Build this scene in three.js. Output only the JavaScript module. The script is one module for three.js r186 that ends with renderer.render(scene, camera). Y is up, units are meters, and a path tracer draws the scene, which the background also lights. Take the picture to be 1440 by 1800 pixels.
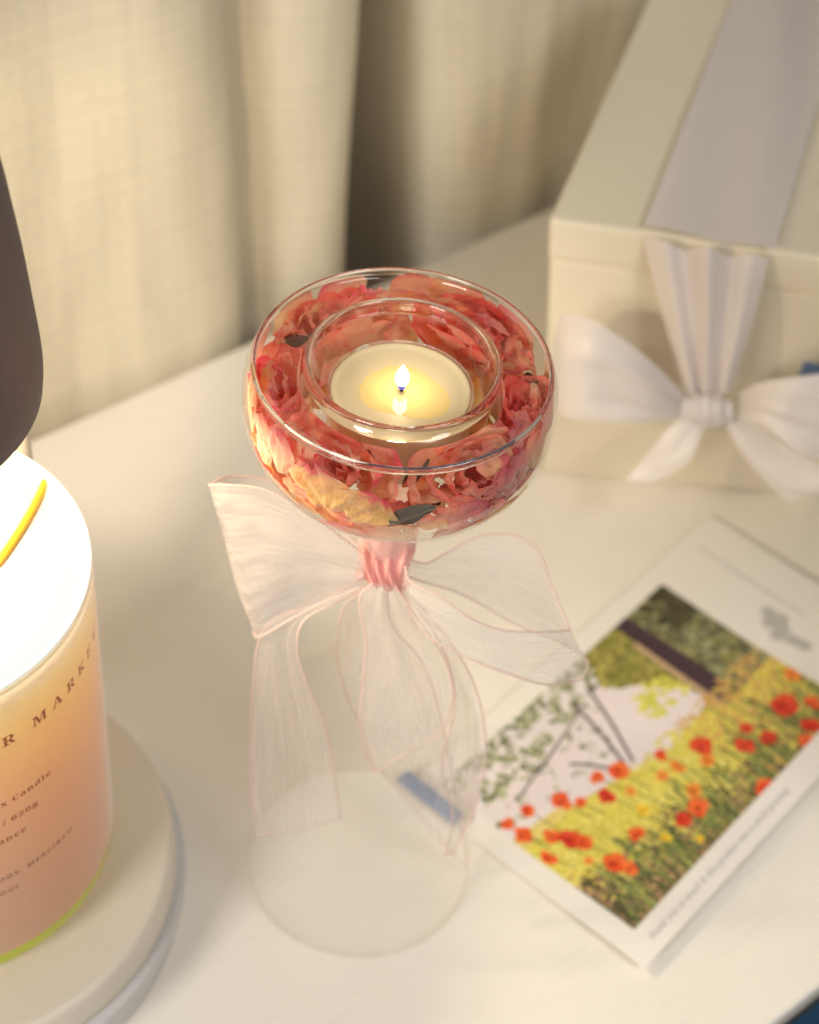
import * as THREE from 'three';
import { RoundedBoxGeometry } from 'three/addons/geometries/RoundedBoxGeometry.js';
import { mergeGeometries } from 'three/addons/utils/BufferGeometryUtils.js';
import { ImprovedNoise } from 'three/addons/math/ImprovedNoise.js';
import { RectAreaLightUniformsLib } from 'three/addons/lights/RectAreaLightUniformsLib.js';

// ------------------------------------------------------------------ camera, light, exposure
const scene = new THREE.Scene();
const U = 0.001;                                   // all sizes below are in millimetres
const camera = new THREE.PerspectiveCamera(2 * Math.atan(900 / 3200) * 180 / Math.PI, 1440 / 1800, 0.01, 20);
{
  const p = 46.04 * Math.PI / 180, r = 5.78 * Math.PI / 180;
  const f = new THREE.Vector3(0, -Math.sin(p), -Math.cos(p)), rt = new THREE.Vector3(1, 0, 0), up = new THREE.Vector3().crossVectors(rt, f);
  camera.position.set(5.7 * U, 566 * U, 368 * U);
  camera.up.copy(up).multiplyScalar(Math.cos(r)).addScaledVector(rt, -Math.sin(r));
  camera.lookAt(camera.position.clone().add(f));
  camera.focus = 0.478;
  camera.userData.fStop = 9.8;
}
scene.background = new THREE.Color().setRGB(0.09, 0.09, 0.10);   // the dim room
const renderer = new THREE.WebGLRenderer({ antialias: true });
renderer.toneMapping = THREE.LinearToneMapping;
renderer.toneMappingExposure = 1.0;
renderer.shadowMap.enabled = true;
RectAreaLightUniformsLib.init();
const ADDED_WINDOWS = [                                  // unseen windows added for daylight, right of the camera and behind it on the left
  { at: [640, 1040, 570], size: [440, 540], intensity: 5.6, color: [1.0, 0.975, 0.925], label: 'white framed light panel, unseen, added to light the table from the right' },
  { at: [-960, 960, 1430], size: [540, 540], intensity: 23, color: [1.0, 0.955, 0.875], label: 'square white framed light panel, unseen, added for fill behind and left of the camera' },
];
const BULB = { at: [-138, 253, 34], intensity: 0.115, color: [1.0, 0.84, 0.55] };
const FLAME = { intensity: 0.0003, color: [1.0, 0.66, 0.30] };

// ------------------------------------------------------------------ helpers
function rng(seed) { let a = seed >>> 0; return () => { a |= 0; a = a + 0x6D2B79F5 | 0; let t = Math.imul(a ^ a >>> 15, 1 | a); t = t + Math.imul(t ^ t >>> 7, 61 | t) ^ t; return ((t ^ t >>> 14) >>> 0) / 4294967296; }; }
const perlin = new ImprovedNoise();
const N3 = (x, y, z) => perlin.noise(x, y, z);
const V3 = (a) => new THREE.Vector3(a[0], a[1], a[2]);
const lerp = (a, b, t) => a + (b - a) * t, clamp = (x, a, b) => Math.min(b, Math.max(a, x));
const smooth = (a, b, x) => { const t = clamp((x - a) / (b - a), 0, 1); return t * t * (3 - 2 * t); };
const rgb = (r, g, b) => new THREE.Color().setRGB(r, g, b);
const s2l = (c) => { c /= 255; return c <= 0.04045 ? c / 12.92 : ((c + 0.055) / 1.055) ** 2.4; };
const srgb = (r, g, b) => rgb(s2l(r), s2l(g), s2l(b));
const used = {};
function numbered(n) { const k = used[n] = (used[n] ?? -1) + 1; return k ? `${n}_${String(k).padStart(3, '0')}` : n; }
function thing(name, at, label, category, group) {
  const o = new THREE.Group(); o.name = numbered(name); o.position.set(at[0] * U, at[1] * U, at[2] * U); o.userData = { label, category };
  if (group) o.userData.group = group;
  o.at = at; scene.add(o); return o;
}
function part(name, geo, mat, parent, label) {        // geo in world millimetres
  const root = parent.at ? parent : parent.rootAt ? { at: parent.rootAt } : null;
  const at = root.at; geo.translate(-at[0], -at[1], -at[2]); geo.scale(U, U, U);
  const m = new THREE.Mesh(geo, mat); m.name = name; m.castShadow = m.receiveShadow = true; m.rootAt = at;
  if (label) m.userData.label = label;
  parent.add(m); return m;
}
function structure(name, geo, mat) {
  geo.scale(U, U, U); const m = new THREE.Mesh(geo, mat); m.name = name; m.userData = { kind: 'structure' }; m.castShadow = m.receiveShadow = true; scene.add(m); return m;
}
function std(color, roughness = 0.6, more = {}) { return new THREE.MeshPhysicalMaterial({ color, roughness, side: THREE.DoubleSide, ...more }); }
function tex(w, h, fn, isColor, repeat) {
  const d = new Uint8Array(w * h * 4);
  for (let y = 0; y < h; y++) for (let x = 0; x < w; x++) { const c = fn(x, y), i = (y * w + x) * 4; d[i] = c[0]; d[i + 1] = c[1]; d[i + 2] = c[2]; d[i + 3] = c[3] ?? 255; }
  const t = new THREE.DataTexture(d, w, h, THREE.RGBAFormat); t.magFilter = THREE.LinearFilter; t.minFilter = THREE.LinearMipmapLinearFilter; t.generateMipmaps = true;
  t.wrapS = t.wrapT = THREE.RepeatWrapping; if (isColor) t.colorSpace = THREE.SRGBColorSpace; if (repeat) t.repeat.set(repeat[0], repeat[1]); t.needsUpdate = true; return t;
}
function grid(nu, nv, fn, uvfn) {                      // fn(u,v) -> [x,y,z], 0..1
  const pos = [], uv = [], idx = [];
  for (let j = 0; j <= nv; j++) for (let i = 0; i <= nu; i++) { const p = fn(i / nu, j / nv); pos.push(...p); uv.push(...(uvfn ? uvfn(i / nu, j / nv) : [i / nu, j / nv])); }
  for (let j = 0; j < nv; j++) for (let i = 0; i < nu; i++) { const a = j * (nu + 1) + i, b = a + 1, c = a + nu + 1, d = c + 1; idx.push(a, b, d, a, d, c); }
  const g = new THREE.BufferGeometry(); g.setAttribute('position', new THREE.Float32BufferAttribute(pos, 3)); g.setAttribute('uv', new THREE.Float32BufferAttribute(uv, 2)); g.setIndex(idx); g.computeVertexNormals(); return g;
}
function lathe(pts, seg, cx, y0, cz) { const g = new THREE.LatheGeometry(pts.map((p) => new THREE.Vector2(Math.max(p[0], 0.0001), p[1])), seg); g.translate(cx, y0, cz); return g; }
function smoothProfile(pts, n) { return new THREE.CatmullRomCurve3(pts.map((p) => new THREE.Vector3(p[0], p[1], 0)), false, 'centripetal').getPoints(n).map((v) => [v.x, v.y]); }
function tube(pts, r, seg = 40, rad = 8) { return new THREE.TubeGeometry(new THREE.CatmullRomCurve3(pts.map(V3), false, 'centripetal'), seg, r, rad, false); }

// periodic value noise
function pnoise(period, seed) {
  const R = rng(seed), a = new Float32Array(period * period).map(() => R());
  return (x, y) => { const xi = Math.floor(x), yi = Math.floor(y), fx = x - xi, fy = y - yi, sx = fx * fx * (3 - 2 * fx), sy = fy * fy * (3 - 2 * fy), m = (k) => ((k % period) + period) % period; const g = (i, j) => a[m(j) * period + m(i)]; return lerp(lerp(g(xi, yi), g(xi + 1, yi), sx), lerp(g(xi, yi + 1), g(xi + 1, yi + 1), sx), sy); };
}

// ------------------------------------------------------------------ the table
const TD = [0.735, -0.678], TN = [0.678, 0.735];        // along the table, and towards its front edge
const onTable = (s, d) => [TD[0] * s + TN[0] * d, TD[1] * s + TN[1] * d];
const grainA = pnoise(256, 11), grainB = pnoise(64, 12), grainC = pnoise(16, 13);
const grainFn = (x, y) => {                               // pores and rings drawn along x
  const w = grainC(x / 64, y / 64) * 14, q = grainB(x / 128 * 8 / 8, (y + w) / 16), patch = smooth(0.42, 0.72, grainC(x / 128 + 3, y / 64 + 5));
  const lines = grainA(x / 64, (y + w) / 4), line = smooth(0.5, 0.78, lines) * patch, broad = grainA(x / 96 + 7, (y + w) / 12) * 0.35;
  return [line, broad, q];
};
const grainBump = tex(1024, 1024, (x, y) => { const [l, b] = grainFn(x, y), v = 235 - l * 200; return [v, v, v]; }, false, [6, 6]);
const grainMap = tex(1024, 1024, (x, y) => { const [l, b, q] = grainFn(x, y), k = 1 - l * 0.012; return [238 * k, 232 * k, 221 * k]; }, true, [6, 6]);
const tableMat = std(rgb(1, 1, 1), 0.5, { map: grainMap, bumpMap: grainBump, bumpScale: 0.00013 });
{
  const g = new RoundedBoxGeometry(2200, 26, 393, 3, 2.2); const uv = g.attributes.uv, p = g.attributes.position;
  for (let i = 0; i < p.count; i++) uv.setXY(i, p.getX(i) / 1000, (p.getZ(i) + p.getY(i)) / 1000);
  const a = Math.atan2(-TD[1], TD[0]); g.rotateY(a); const c = onTable(0, (136.5 - 256.5) / 2); g.translate(c[0], -13, c[1]);
  structure('table_top', g, tableMat);
}

// ------------------------------------------------------------------ curtains and the wall behind them
const CD = [0.72, -0.694], CN = [0.694, 0.72], C0 = [-157, -200];
const threads = 32, TP = 512, tj = rng(5), wj = Array.from({ length: threads }, () => [tj(), tj(), tj(), tj()]);
const weaveAt = (x, y) => {
  const f = (c, k, along) => { const q = c / TP * threads, i = Math.floor(q) % threads, t = q - Math.floor(q), wv = wj[i]; const w = 0.36 + 0.05 * wv[k] + 0.025 * Math.sin(along / TP * 6.283 * (1 + Math.floor(wv[k + 1] * 4)) + wv[k] * 9); const d = Math.abs(t - 0.5 - 0.12 * (wv[k + 1] - 0.5)); return [d < w, 1 - d / w, i]; };
  return [f(x, 0, y), f(y, 2, x)];
};
const linenMap = tex(TP, TP, (x, y) => {
  const [a, b] = weaveAt(x, y), over = (a[2] + b[2]) % 2 === 0, on = over ? (a[0] ? a : b) : (b[0] ? b : a), k = 0.96 + 0.04 * wj[on[2]][1];
  return [242 * k, 231 * k, 206 * k, a[0] || b[0] ? 255 : 0];
}, true, [1 / 0.036, 1 / 0.036]);
const linenBump = tex(TP, TP, (x, y) => {
  const [a, b] = weaveAt(x, y), over = (a[2] + b[2]) % 2 === 0, h = (t) => (t[0] ? Math.sqrt(Math.max(0, t[1])) : 0), v = Math.max(h(a) * (over ? 1 : 0.6), h(b) * (over ? 0.6 : 1)) * 255; return [v, v, v];
}, false, [1 / 0.036, 1 / 0.036]);
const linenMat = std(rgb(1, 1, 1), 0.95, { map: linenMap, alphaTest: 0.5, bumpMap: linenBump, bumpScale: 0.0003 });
function curtain(name, sd, label, seed, lean) {
  const curve = new THREE.CatmullRomCurve3(sd.map((p) => new THREE.Vector3(p[0], p[1], 0)), false, 'centripetal'), len = curve.getLength();
  const y0 = -320, y1 = 620, c = onTable(0, 0);
  const g = grid(260, 60, (u, v) => {
    const q = curve.getPointAt(u), h = lerp(y0, y1, v); let s = q.x, d = q.y - 14;
    s += lean * (h / 400) * (seed < 5 ? smooth(40, 100, s) * (1 - smooth(150, 186, s)) : 1 - smooth(240, 330, s));
    d += 5 * N3(s / 60, h / 220, seed) + 1.6 * N3(s / 18, h / 70, seed + 4);
    d = Math.min(d, h < 4 ? -3 : 6);
    return [C0[0] + CD[0] * s + CN[0] * d, h, C0[1] + CD[1] * s + CN[1] * d];
  }, (u, v) => [u * len / 1000, lerp(y0, y1, v) / 1000]);
  const mid = curve.getPointAt(0.5), t = thing(name, [C0[0] + CD[0] * mid.x, y0, C0[1] + CD[1] * mid.x], label, 'curtain');
  part('fabric', g, linenMat, t); return t;
}
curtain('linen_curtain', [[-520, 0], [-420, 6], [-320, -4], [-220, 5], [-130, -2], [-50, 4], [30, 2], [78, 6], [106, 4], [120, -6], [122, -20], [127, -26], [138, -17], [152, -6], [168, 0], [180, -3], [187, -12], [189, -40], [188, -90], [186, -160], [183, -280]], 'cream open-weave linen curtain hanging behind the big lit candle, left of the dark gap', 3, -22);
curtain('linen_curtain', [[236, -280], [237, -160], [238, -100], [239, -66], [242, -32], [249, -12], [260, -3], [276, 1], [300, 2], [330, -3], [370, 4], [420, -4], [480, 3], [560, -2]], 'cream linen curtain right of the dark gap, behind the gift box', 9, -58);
{
  const g = new THREE.BoxGeometry(1600, 1100, 20); g.rotateY(Math.atan2(-CD[1], CD[0])); const s = 150, d = -340; g.translate(C0[0] + CD[0] * s + CN[0] * d, 150, C0[1] + CD[1] * s + CN[1] * d);
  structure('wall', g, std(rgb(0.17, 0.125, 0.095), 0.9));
}

// ------------------------------------------------------------------ added unseen windows, and a blocker added to shade the back of the table
for (const { at, size, color, intensity, label } of ADDED_WINDOWS) {
  const aim = new THREE.Vector3(20, 60, -40), t = thing('window', at, label, 'window');
  const look = new THREE.Object3D(); look.position.copy(V3(at)); look.lookAt(aim); look.updateMatrix();
  const q = look.quaternion, place = (g) => { g.applyQuaternion(q); g.translate(...at); return g; }, white = std(rgb(0.75, 0.75, 0.73), 0.5), [w, h] = size;
  for (const [x, y, a, b] of [[-w / 2 - 15, 0, 30, h + 60], [w / 2 + 15, 0, 30, h + 60], [0, h / 2 + 15, w, 30], [0, -h / 2 - 15, w, 30]]) part('frame', place(new RoundedBoxGeometry(a, b, 34, 2, 3).translate(x, y, -6)), white, t);
  part('pane', place(new THREE.BoxGeometry(w - 1, h - 1, 3)), new THREE.MeshStandardMaterial({ color: 0x888888, emissive: rgb(...color), emissiveIntensity: 4 }), t);
  part('glazing_bar', place(new RoundedBoxGeometry(14, h - 2, 5, 2, 1).translate(0, 0, 4.6)), white, t);
  const l = new THREE.RectAreaLight(rgb(...color), intensity, w * U, h * U); l.name = 'added_window_light';
  const off = new THREE.Vector3(0, 0, 9).applyQuaternion(q); l.position.set(off.x * U, off.y * U, off.z * U);
  l.quaternion.copy(q).multiply(new THREE.Quaternion().setFromAxisAngle(new THREE.Vector3(0, 1, 0), Math.PI)); t.add(l);
}
{
  const c = thing('added_shade_blocker', [330, 0, -320], 'tall grey shelved panels, unseen, added to keep light off the gift box and table', 'added_shade_blocker'), grey = std(rgb(0.42, 0.42, 0.40), 0.6);  // unseen shelved panels, added to block daylight from the right
  part('side_panel', new RoundedBoxGeometry(18, 305, 550, 2, 2).translate(262, 152.5, -250), grey, c);
  part('back_panel', new RoundedBoxGeometry(140, 305, 12, 2, 2).translate(342, 152.5, -519), grey, c);
  for (const y of [9, 150, 296]) part('shelf', new RoundedBoxGeometry(140, 18, 404, 2, 2).translate(342, y, -312), grey, c);
}

// ------------------------------------------------------------------ candle warmer lamp with its base and hood
const JX = -138, JZ = 34;
const warmer = thing('candle_warmer_lamp', [JX, 0, JZ], 'round white candle warmer base with a dark brown metal hood over the big candle', 'lamp');
{
  const white = std(rgb(0.66, 0.60, 0.50), 0.42), greyTone = std(rgb(0.56, 0.55, 0.54), 0.5);  // rim ring and foot get one even, greyer colour
  part('top_plate', lathe(smoothProfile([[0, 36], [40, 36], [70, 36], [74.2, 35.6], [75.6, 34], [76, 31]], 60).concat([[76.4, 24], [76.4, 21.4], [75.2, 21.0], [0, 21.0]]), 128, JX, 0, JZ), white, warmer);
  part('rim_ring', lathe([[70, 20.9], [78.4, 20.9], [79.4, 20.2], [79.8, 18.8], [79.6, 15.6], [78.6, 14.8], [70, 14.8]], 128, JX, 0, JZ), greyTone, warmer);
  part('foot', lathe([[0, 14.6], [77.2, 14.6], [77.8, 13], [77.0, 1], [75, 0], [0, 0]], 128, JX, 0, JZ), greyTone, warmer);
  part('arm', tube([[-118, 30, -31], [-118, 120, -31.5], [-119, 230, -32], [-121, 330, -28], [-128, 372, -8], [-137, 380, 20], [-138, 366, 33], [-138, 346, 34]], 4.6, 60, 12), white, warmer);
  const hood = part('hood', lathe(smoothProfile([[47, 243], [47.6, 250], [46.6, 268], [44.6, 292], [40.5, 318], [30, 338], [14, 347], [0, 348]], 40).concat(smoothProfile([[0, 346], [14, 345], [28.8, 336.4], [39, 317], [43, 291], [45, 268], [46, 250], [45.4, 243]], 40), [[45.4, 243], [46.2, 242.4], [47, 243]]), 96, JX, 0, JZ), std(rgb(0.115, 0.082, 0.080), 0.55), warmer);
  part('socket', lathe([[0, 345], [9, 345], [9, 290], [7.5, 272], [0, 272]], 32, JX, 0, JZ), std(rgb(0.7, 0.68, 0.6), 0.5), hood);
  part('bulb', lathe(smoothProfile([[0, 242.5], [5, 243.5], [9, 248], [10, 254], [8.5, 262], [6.5, 271], [6.5, 276]], 24), 32, JX, 0, JZ), new THREE.MeshStandardMaterial({ color: 0xffffff, emissive: rgb(...BULB.color), emissiveIntensity: 12 }), hood);
  const l = new THREE.PointLight(rgb(...BULB.color), BULB.intensity, 0, 2); l.name = 'bulb_light'; l.castShadow = true; l.shadow.radius = 0.4; l.position.set((BULB.at[0] - JX) * U, BULB.at[1] * U, (BULB.at[2] - JZ) * U); warmer.add(l);
}

// ------------------------------------------------------------------ big candle in its printed jar
{
  const t = thing('jar_candle', [JX, 36, JZ], 'big frosted jar candle glowing orange under the dark lamp hood, with green edge light coloured into its base', 'candle');
  const W = 1408, H = 552, cv = document.createElement('canvas'); cv.width = W; cv.height = H; const c = cv.getContext('2d');   // 4 px per mm round the wall
  const R = rng(77); c.fillStyle = 'rgb(232,226,208)'; c.fillRect(0, 0, W, H);                                                // plain frosted wall, a fine even speckle
  for (let i = 0; i < 9000; i++) { c.fillStyle = R() < 0.5 ? 'rgba(214,206,188,0.5)' : 'rgba(244,240,226,0.5)'; c.fillRect(R() * W, R() * H, 1.5, 1.5); }
  const text = (s, endDeg, h, size, spacing, font, color, weight = '') => { c.font = `${weight} ${size * 4}px ${font}`; c.fillStyle = color; c.textBaseline = 'alphabetic'; let x = endDeg / 360 * W; const y = (176 - h) * 4; for (let i = s.length - 1; i >= 0; i--) { const w = c.measureText(s[i]).width; x -= w; c.fillText(s[i], x, y); x -= spacing * 4; } };
  text('R MARKET', 93, 149.6, 6.2, 2.1, 'serif', 'rgba(120,70,60,0.85)', 'bold');
  text('Wax Candle', 58.5, 120.6, 3.6, 0.28, 'serif', 'rgba(130,80,62,0.9)', 'bold');
  text('oz / 620g', 52.5, 111.0, 3.8, 0.3, 'serif', 'rgba(128,82,66,0.9)', 'bold');
  text('fragrance', 47.4, 101.6, 3.6, 0.3, 'serif', 'rgba(128,84,68,0.9)', 'bold');
  text('GOODS, MERCI&CO', 64.6, 81.0, 3.1, 0.42, 'sans-serif', 'rgb(74,60,48)');
  text('SEOUL', 42.6, 73.4, 3.1, 0.42, 'sans-serif', 'rgb(74,60,48)');
  const print = new THREE.CanvasTexture(cv); print.colorSpace = THREE.SRGBColorSpace; print.wrapS = THREE.RepeatWrapping;
  const wall = lathe([[56, 51], [56.02, 176]], 160, JX, 0, JZ);
  part('jar_wall', wall, std(rgb(1, 1, 1), 0.95, { map: print, transmission: 0.66, thickness: 0, ior: 1.3 }), t);
  const glass = std(rgb(0.92, 0.93, 0.88), 0.25);
  part('jar_lip', lathe([[55.98, 176], [55.6, 176.8], [54.9, 176.9], [54.6, 176.2], [54.7, 175.2]], 128, JX, 0, JZ), glass, t);
  part('jar_base', lathe(smoothProfile([[0, 36.6], [40, 36.5], [45, 36.4], [49.5, 37.4], [53.9, 41.6], [55.7, 46.5], [56.0, 50.9]], 40), 128, JX, 0, JZ), std(srgb(205, 222, 70), 0.25, { transmission: 0.35, thickness: 0 }), t, 'glass base with the green edge light put into its lime colour');  // green light in the glass edge is put into the base colour
  part('wax_surface', lathe([[55.6, 174.6], [54.6, 173.6], [53.4, 173.0], [51, 172.6], [0, 172.5]], 128, JX, 0, JZ), std(rgb(0.95, 0.94, 0.88), 1.0, { transmission: 0.64, thickness: 0, ior: 1.1 }), t);
  part('wax', lathe([[0, 52.4], [54.6, 52.4], [54.8, 53], [54.8, 170], [54.4, 171.8], [0, 172.0]], 128, JX, 0, JZ), new THREE.MeshPhysicalMaterial({ color: rgb(1, 1, 1), roughness: 0, transmission: 1, thickness: 50, ior: 1.01, attenuationColor: rgb(0.90, 0.49, 0.01), attenuationDistance: 0.055 }), t, 'amber see-through wax');
  part('wick', tube([[-111.6,172.6,30.0],[-109.5,173.2,24.7],[-106.0,173.4,10.9],[-104.2,173.2,-0.0],[-103.5,172.4,-10.0]], 1.3, 30, 8), std(srgb(176, 138, 20), 0.7), t);
}

// ------------------------------------------------------------------ flower bowl candle holder
const BH = 241;
const holder = thing('flower_candle_holder', [0, 0, 0], 'clear glass candle holder filled with dried red roses on a tall glass foot', 'candle holder');
const OUT = smoothProfile([[41, 0], [42.6, -5], [43.2, -12], [42.6, -19], [40.2, -26], [35, -33], [27, -38.6], [17, -42], [9, -44]], 60);   // outer wall, from the rim down
const rOut = (y) => { for (let i = 0; i < OUT.length - 1; i++) if (y <= OUT[i][1] && y >= OUT[i + 1][1]) return lerp(OUT[i][0], OUT[i + 1][0], (OUT[i][1] - y) / (OUT[i][1] - OUT[i + 1][1])); return y > 0 ? 41 : 9; };
const FILL = -2.8, CUPR = 24.6, CUPO = 26.9, FLOOR = -27;
{
  const solid = new THREE.MeshPhysicalMaterial({ color: rgb(1, 1, 1), roughness: 0.0, transmission: 1, thickness: 2, ior: 1.5 });
  const pane = new THREE.MeshPhysicalMaterial({ color: rgb(0.98, 0.975, 0.96), roughness: 0.02, transmission: 1, thickness: 0, ior: 1.45, specularIntensity: 0.6, side: THREE.DoubleSide });
  const clear = new THREE.MeshPhysicalMaterial({ color: rgb(1, 0.985, 0.96), roughness: 0.0, transmission: 1, thickness: 0, ior: 1.5, side: THREE.DoubleSide });
  part('bowl_wall', lathe([[0.0001, -45], [6, -45]].concat(OUT.slice().reverse(), [[40.9, 0.1]]), 160, 0, BH, 0), clear, holder);
  // rolled glass lip of the outer wall and of the inner cup
  part('bowl_rim', lathe(smoothProfile([[40.8, -0.9], [40.95, -0.1], [40.7, 0.6], [40.2, 0.85], [39.7, 0.5], [39.5, -0.3], [39.7, -1.2], [40.2, -1.6], [40.6, -1.4], [40.8, -0.9]], 40), 160, 0, BH, 0), solid, holder);
  part('cup_rim', lathe(smoothProfile([[26.9, -1.4], [26.9, 0.3], [26.3, 1.4], [25.5, 1.4], [24.8, 0.5], [24.8, -1.4], [25.2, -3.4], [25.9, -4.2], [26.6, -3.2], [26.9, -1.4]], 40), 160, 0, BH, 0), solid, holder);
  const top = lathe([[39.2, -1.4], [38.8, -2.0], [38.0, -2.5], [36.6, FILL], [33, FILL - 0.15], [30.2, FILL], [28.6, -2.4], [27.6, -1.6], [CUPO, -0.6]], 160, 0, 0, 0), p = top.attributes.position;
  for (let i = 0; i < p.count; i++) { const x = p.getX(i), z = p.getZ(i), r = Math.hypot(x, z), a = Math.atan2(z, x); if (r > 28 && r < 38.5) p.setY(i, p.getY(i) + 0.9 * N3(Math.cos(a) * 4 + 5, Math.sin(a) * 4, r / 5)); }
  top.computeVertexNormals(); top.translate(0, BH, 0);
  part('resin_surface', top, clear, holder);
  part('inner_cup', lathe([[CUPR + 0.6, -3], [CUPR, -12], [CUPR - 0.3, FLOOR + 3], [CUPR - 1.6, FLOOR + 0.8], [CUPR - 4, FLOOR], [0.0001, FLOOR]], 128, 0, BH, 0), clear, holder);
  part('stem', lathe(smoothProfile([[9.2, 196.4], [8.2, 188], [7.6, 172], [8.2, 152], [11.5, 134], [19, 116], [28, 102], [34.5, 86], [38, 64], [39.4, 36], [40, 2.8]], 70), 96, 0, 0, 0), pane, holder);
  part('foot', lathe([[39.2, 0.5], [40.0, 0.3], [40.6, 0.8], [40.8, 1.6], [40.5, 2.4], [40.0, 2.7], [39.5, 2.2], [39.2, 1.2], [39.2, 0.5]], 96, 0, 0, 0), pane, holder);
}
// petals, roses and leaves cast in the bowl
const veinN = pnoise(128, 31);
const petalBump = tex(256, 256, (x, y) => { const v = 255 * (0.6 * veinN(x / 6, y / 26) + 0.4 * veinN(x / 3, y / 6)); return [v, v, v]; }, false);
const petalMat = new THREE.MeshPhysicalMaterial({ color: rgb(1, 1, 1), vertexColors: true, roughness: 0.75, side: THREE.DoubleSide, transmission: 0.56, thickness: 0, bumpMap: petalBump, bumpScale: 0.0003 });
const leafMat = new THREE.MeshPhysicalMaterial({ color: rgb(1, 1, 1), vertexColors: true, roughness: 0.6, side: THREE.DoubleSide, bumpMap: petalBump, bumpScale: 0.0002 });
const mix3 = (a, b, t) => [lerp(a[0], b[0], t), lerp(a[1], b[1], t), lerp(a[2], b[2], t)];
const L3 = (r, g, b) => [s2l(r), s2l(g), s2l(b)];
const PAL = {
  coral: [L3(255, 220, 158), L3(255, 182, 148), L3(254, 134, 114)],
  pink: [L3(255, 222, 176), L3(255, 174, 156), L3(250, 92, 116)],
  yellow: [L3(252, 224, 128), L3(253, 214, 140), L3(250, 76, 116)],
  red: [L3(255, 172, 118), L3(254, 138, 108), L3(242, 92, 80)],
  orange: [L3(255, 216, 118), L3(255, 186, 100), L3(252, 146, 84)],
  mauve: [L3(248, 192, 168), L3(242, 150, 144), L3(220, 100, 116)],
  salmon: [L3(255, 226, 182), L3(255, 204, 164), L3(253, 156, 126)],
};
function keepInside(p, m) {                               // p relative to the rim, m = margin
  p.y = clamp(p.y, -41 + m, Math.hypot(p.x, p.z) > 36.5 ? -0.4 - m * 0.3 : FILL - 0.7 - m * 0.4);
  const a = Math.atan2(p.z, p.x); let r = Math.hypot(p.x, p.z); const lo = p.y > FLOOR - 1.5 ? CUPO + 0.9 + m * 0.3 : 4, hi = rOut(p.y) - 0.4 - m;
  r = clamp(r, Math.min(lo, hi), hi); p.x = r * Math.cos(a); p.z = r * Math.sin(a); return p;
}
function petalGeo(shape, colours, matrix, seed, margin, nu = 12, nv = 12) {
  const col = [], q = new THREE.Vector3();
  const g = grid(nu, nv, (u, v) => {
    const [x, y, z, edge] = shape(u * 2 - 1, v); q.set(x, y, z).applyMatrix4(matrix); keepInside(q, margin);
    const n = 0.16 * N3(x / 1.6 + seed, y / 1.6, z / 2) + 0.10 * N3(x / 0.7, y / 0.7 + seed, z), t = clamp(edge + n, 0, 1);
    const c = t < 0.6 ? mix3(colours[0], colours[1], smooth(0, 0.6, t)) : mix3(colours[1], colours[2], smooth(0.6, 1.0, t)); col.push(...c);
    return [q.x, q.y + BH, q.z];
  });
  g.setAttribute('color', new THREE.Float32BufferAttribute(col, 3)); return g;
}
// the bowl's own axes at an angle round the ring: x along the ring, y up, z outwards. deg 0 faces the camera, 90 is on the right
function ringMatrix(deg, r, y, tiltOut, spin, scale, roll = 0) {
  const a = deg * Math.PI / 180, m = new THREE.Matrix4().makeRotationY(a).multiply(new THREE.Matrix4().makeTranslation(0, y, r)).multiply(new THREE.Matrix4().makeRotationX(tiltOut)).multiply(new THREE.Matrix4().makeRotationZ(roll)).multiply(new THREE.Matrix4().makeScale(...scale)).multiply(new THREE.Matrix4().makeRotationY(spin));
  return m;
}
function rose(deg, r, y, size, tilt, pal, seed, wide = 1.35, roll = 0) {
  const R = rng(seed * 97 + 5), b = new THREE.Group(); b.name = 'rosebud'; holder.add(b); b.rootAt = [0, 0, 0];
  let k = 0;
  for (const [count, rad, hgt, flare, span] of [[3, 0.17, 0.92, 0.10, 1.5], [4, 0.34, 1.0, 0.22, 1.15], [5, 0.56, 0.98, 0.42, 0.95], [6, 0.78, 0.86, 0.62, 0.82]])
    for (let i = 0; i < count; i++) {
      const a0 = (i + R() * 0.5) / count * 6.283 + rad * 5, hh = hgt * (0.9 + R() * 0.2), sd = seed * 13 + k * 3.7, ph = R() * 6;
      const shape = (u, v) => {
        const a = a0 + u * span * (0.55 + 0.45 * Math.sin(v * 1.9)), top = 1 - 0.32 * Math.abs(u) ** 2.4 + 0.05 * Math.sin(u * 7 + ph), y1 = hh * v * top;
        let rr = rad * (0.42 + 0.58 * Math.sin(Math.min(1, v * 1.25) * 1.57)) + flare * 0.34 * Math.max(0, v - 0.6) ** 1.3 * 2;
        rr += 0.10 * N3(Math.cos(a) * 3 + sd, y1 * 4, Math.sin(a) * 3) + 0.05 * N3(Math.cos(a) * 8, y1 * 9 + sd, Math.sin(a) * 8);
        const yy = y1 - flare * 0.26 * Math.max(0, v - 0.72) * 3 + 0.05 * N3(a * 3, v * 3, sd);
        return [rr * Math.cos(a) * size, (yy - 0.5) * size, rr * Math.sin(a) * size, 0.15 + 0.85 * Math.max(v ** 1.4, Math.abs(u) ** 3 * 0.85)];
      };
      const pals = Array.isArray(pal) ? pal : [pal];
      part('petal', petalGeo(shape, PAL[pals[k % pals.length]], ringMatrix(deg, r, y, tilt, R() * 0.6, [wide, 1, 1], roll), sd, 1.3 + k * 0.05, 14, 12), petalMat, b); k++;
    }
}
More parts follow.
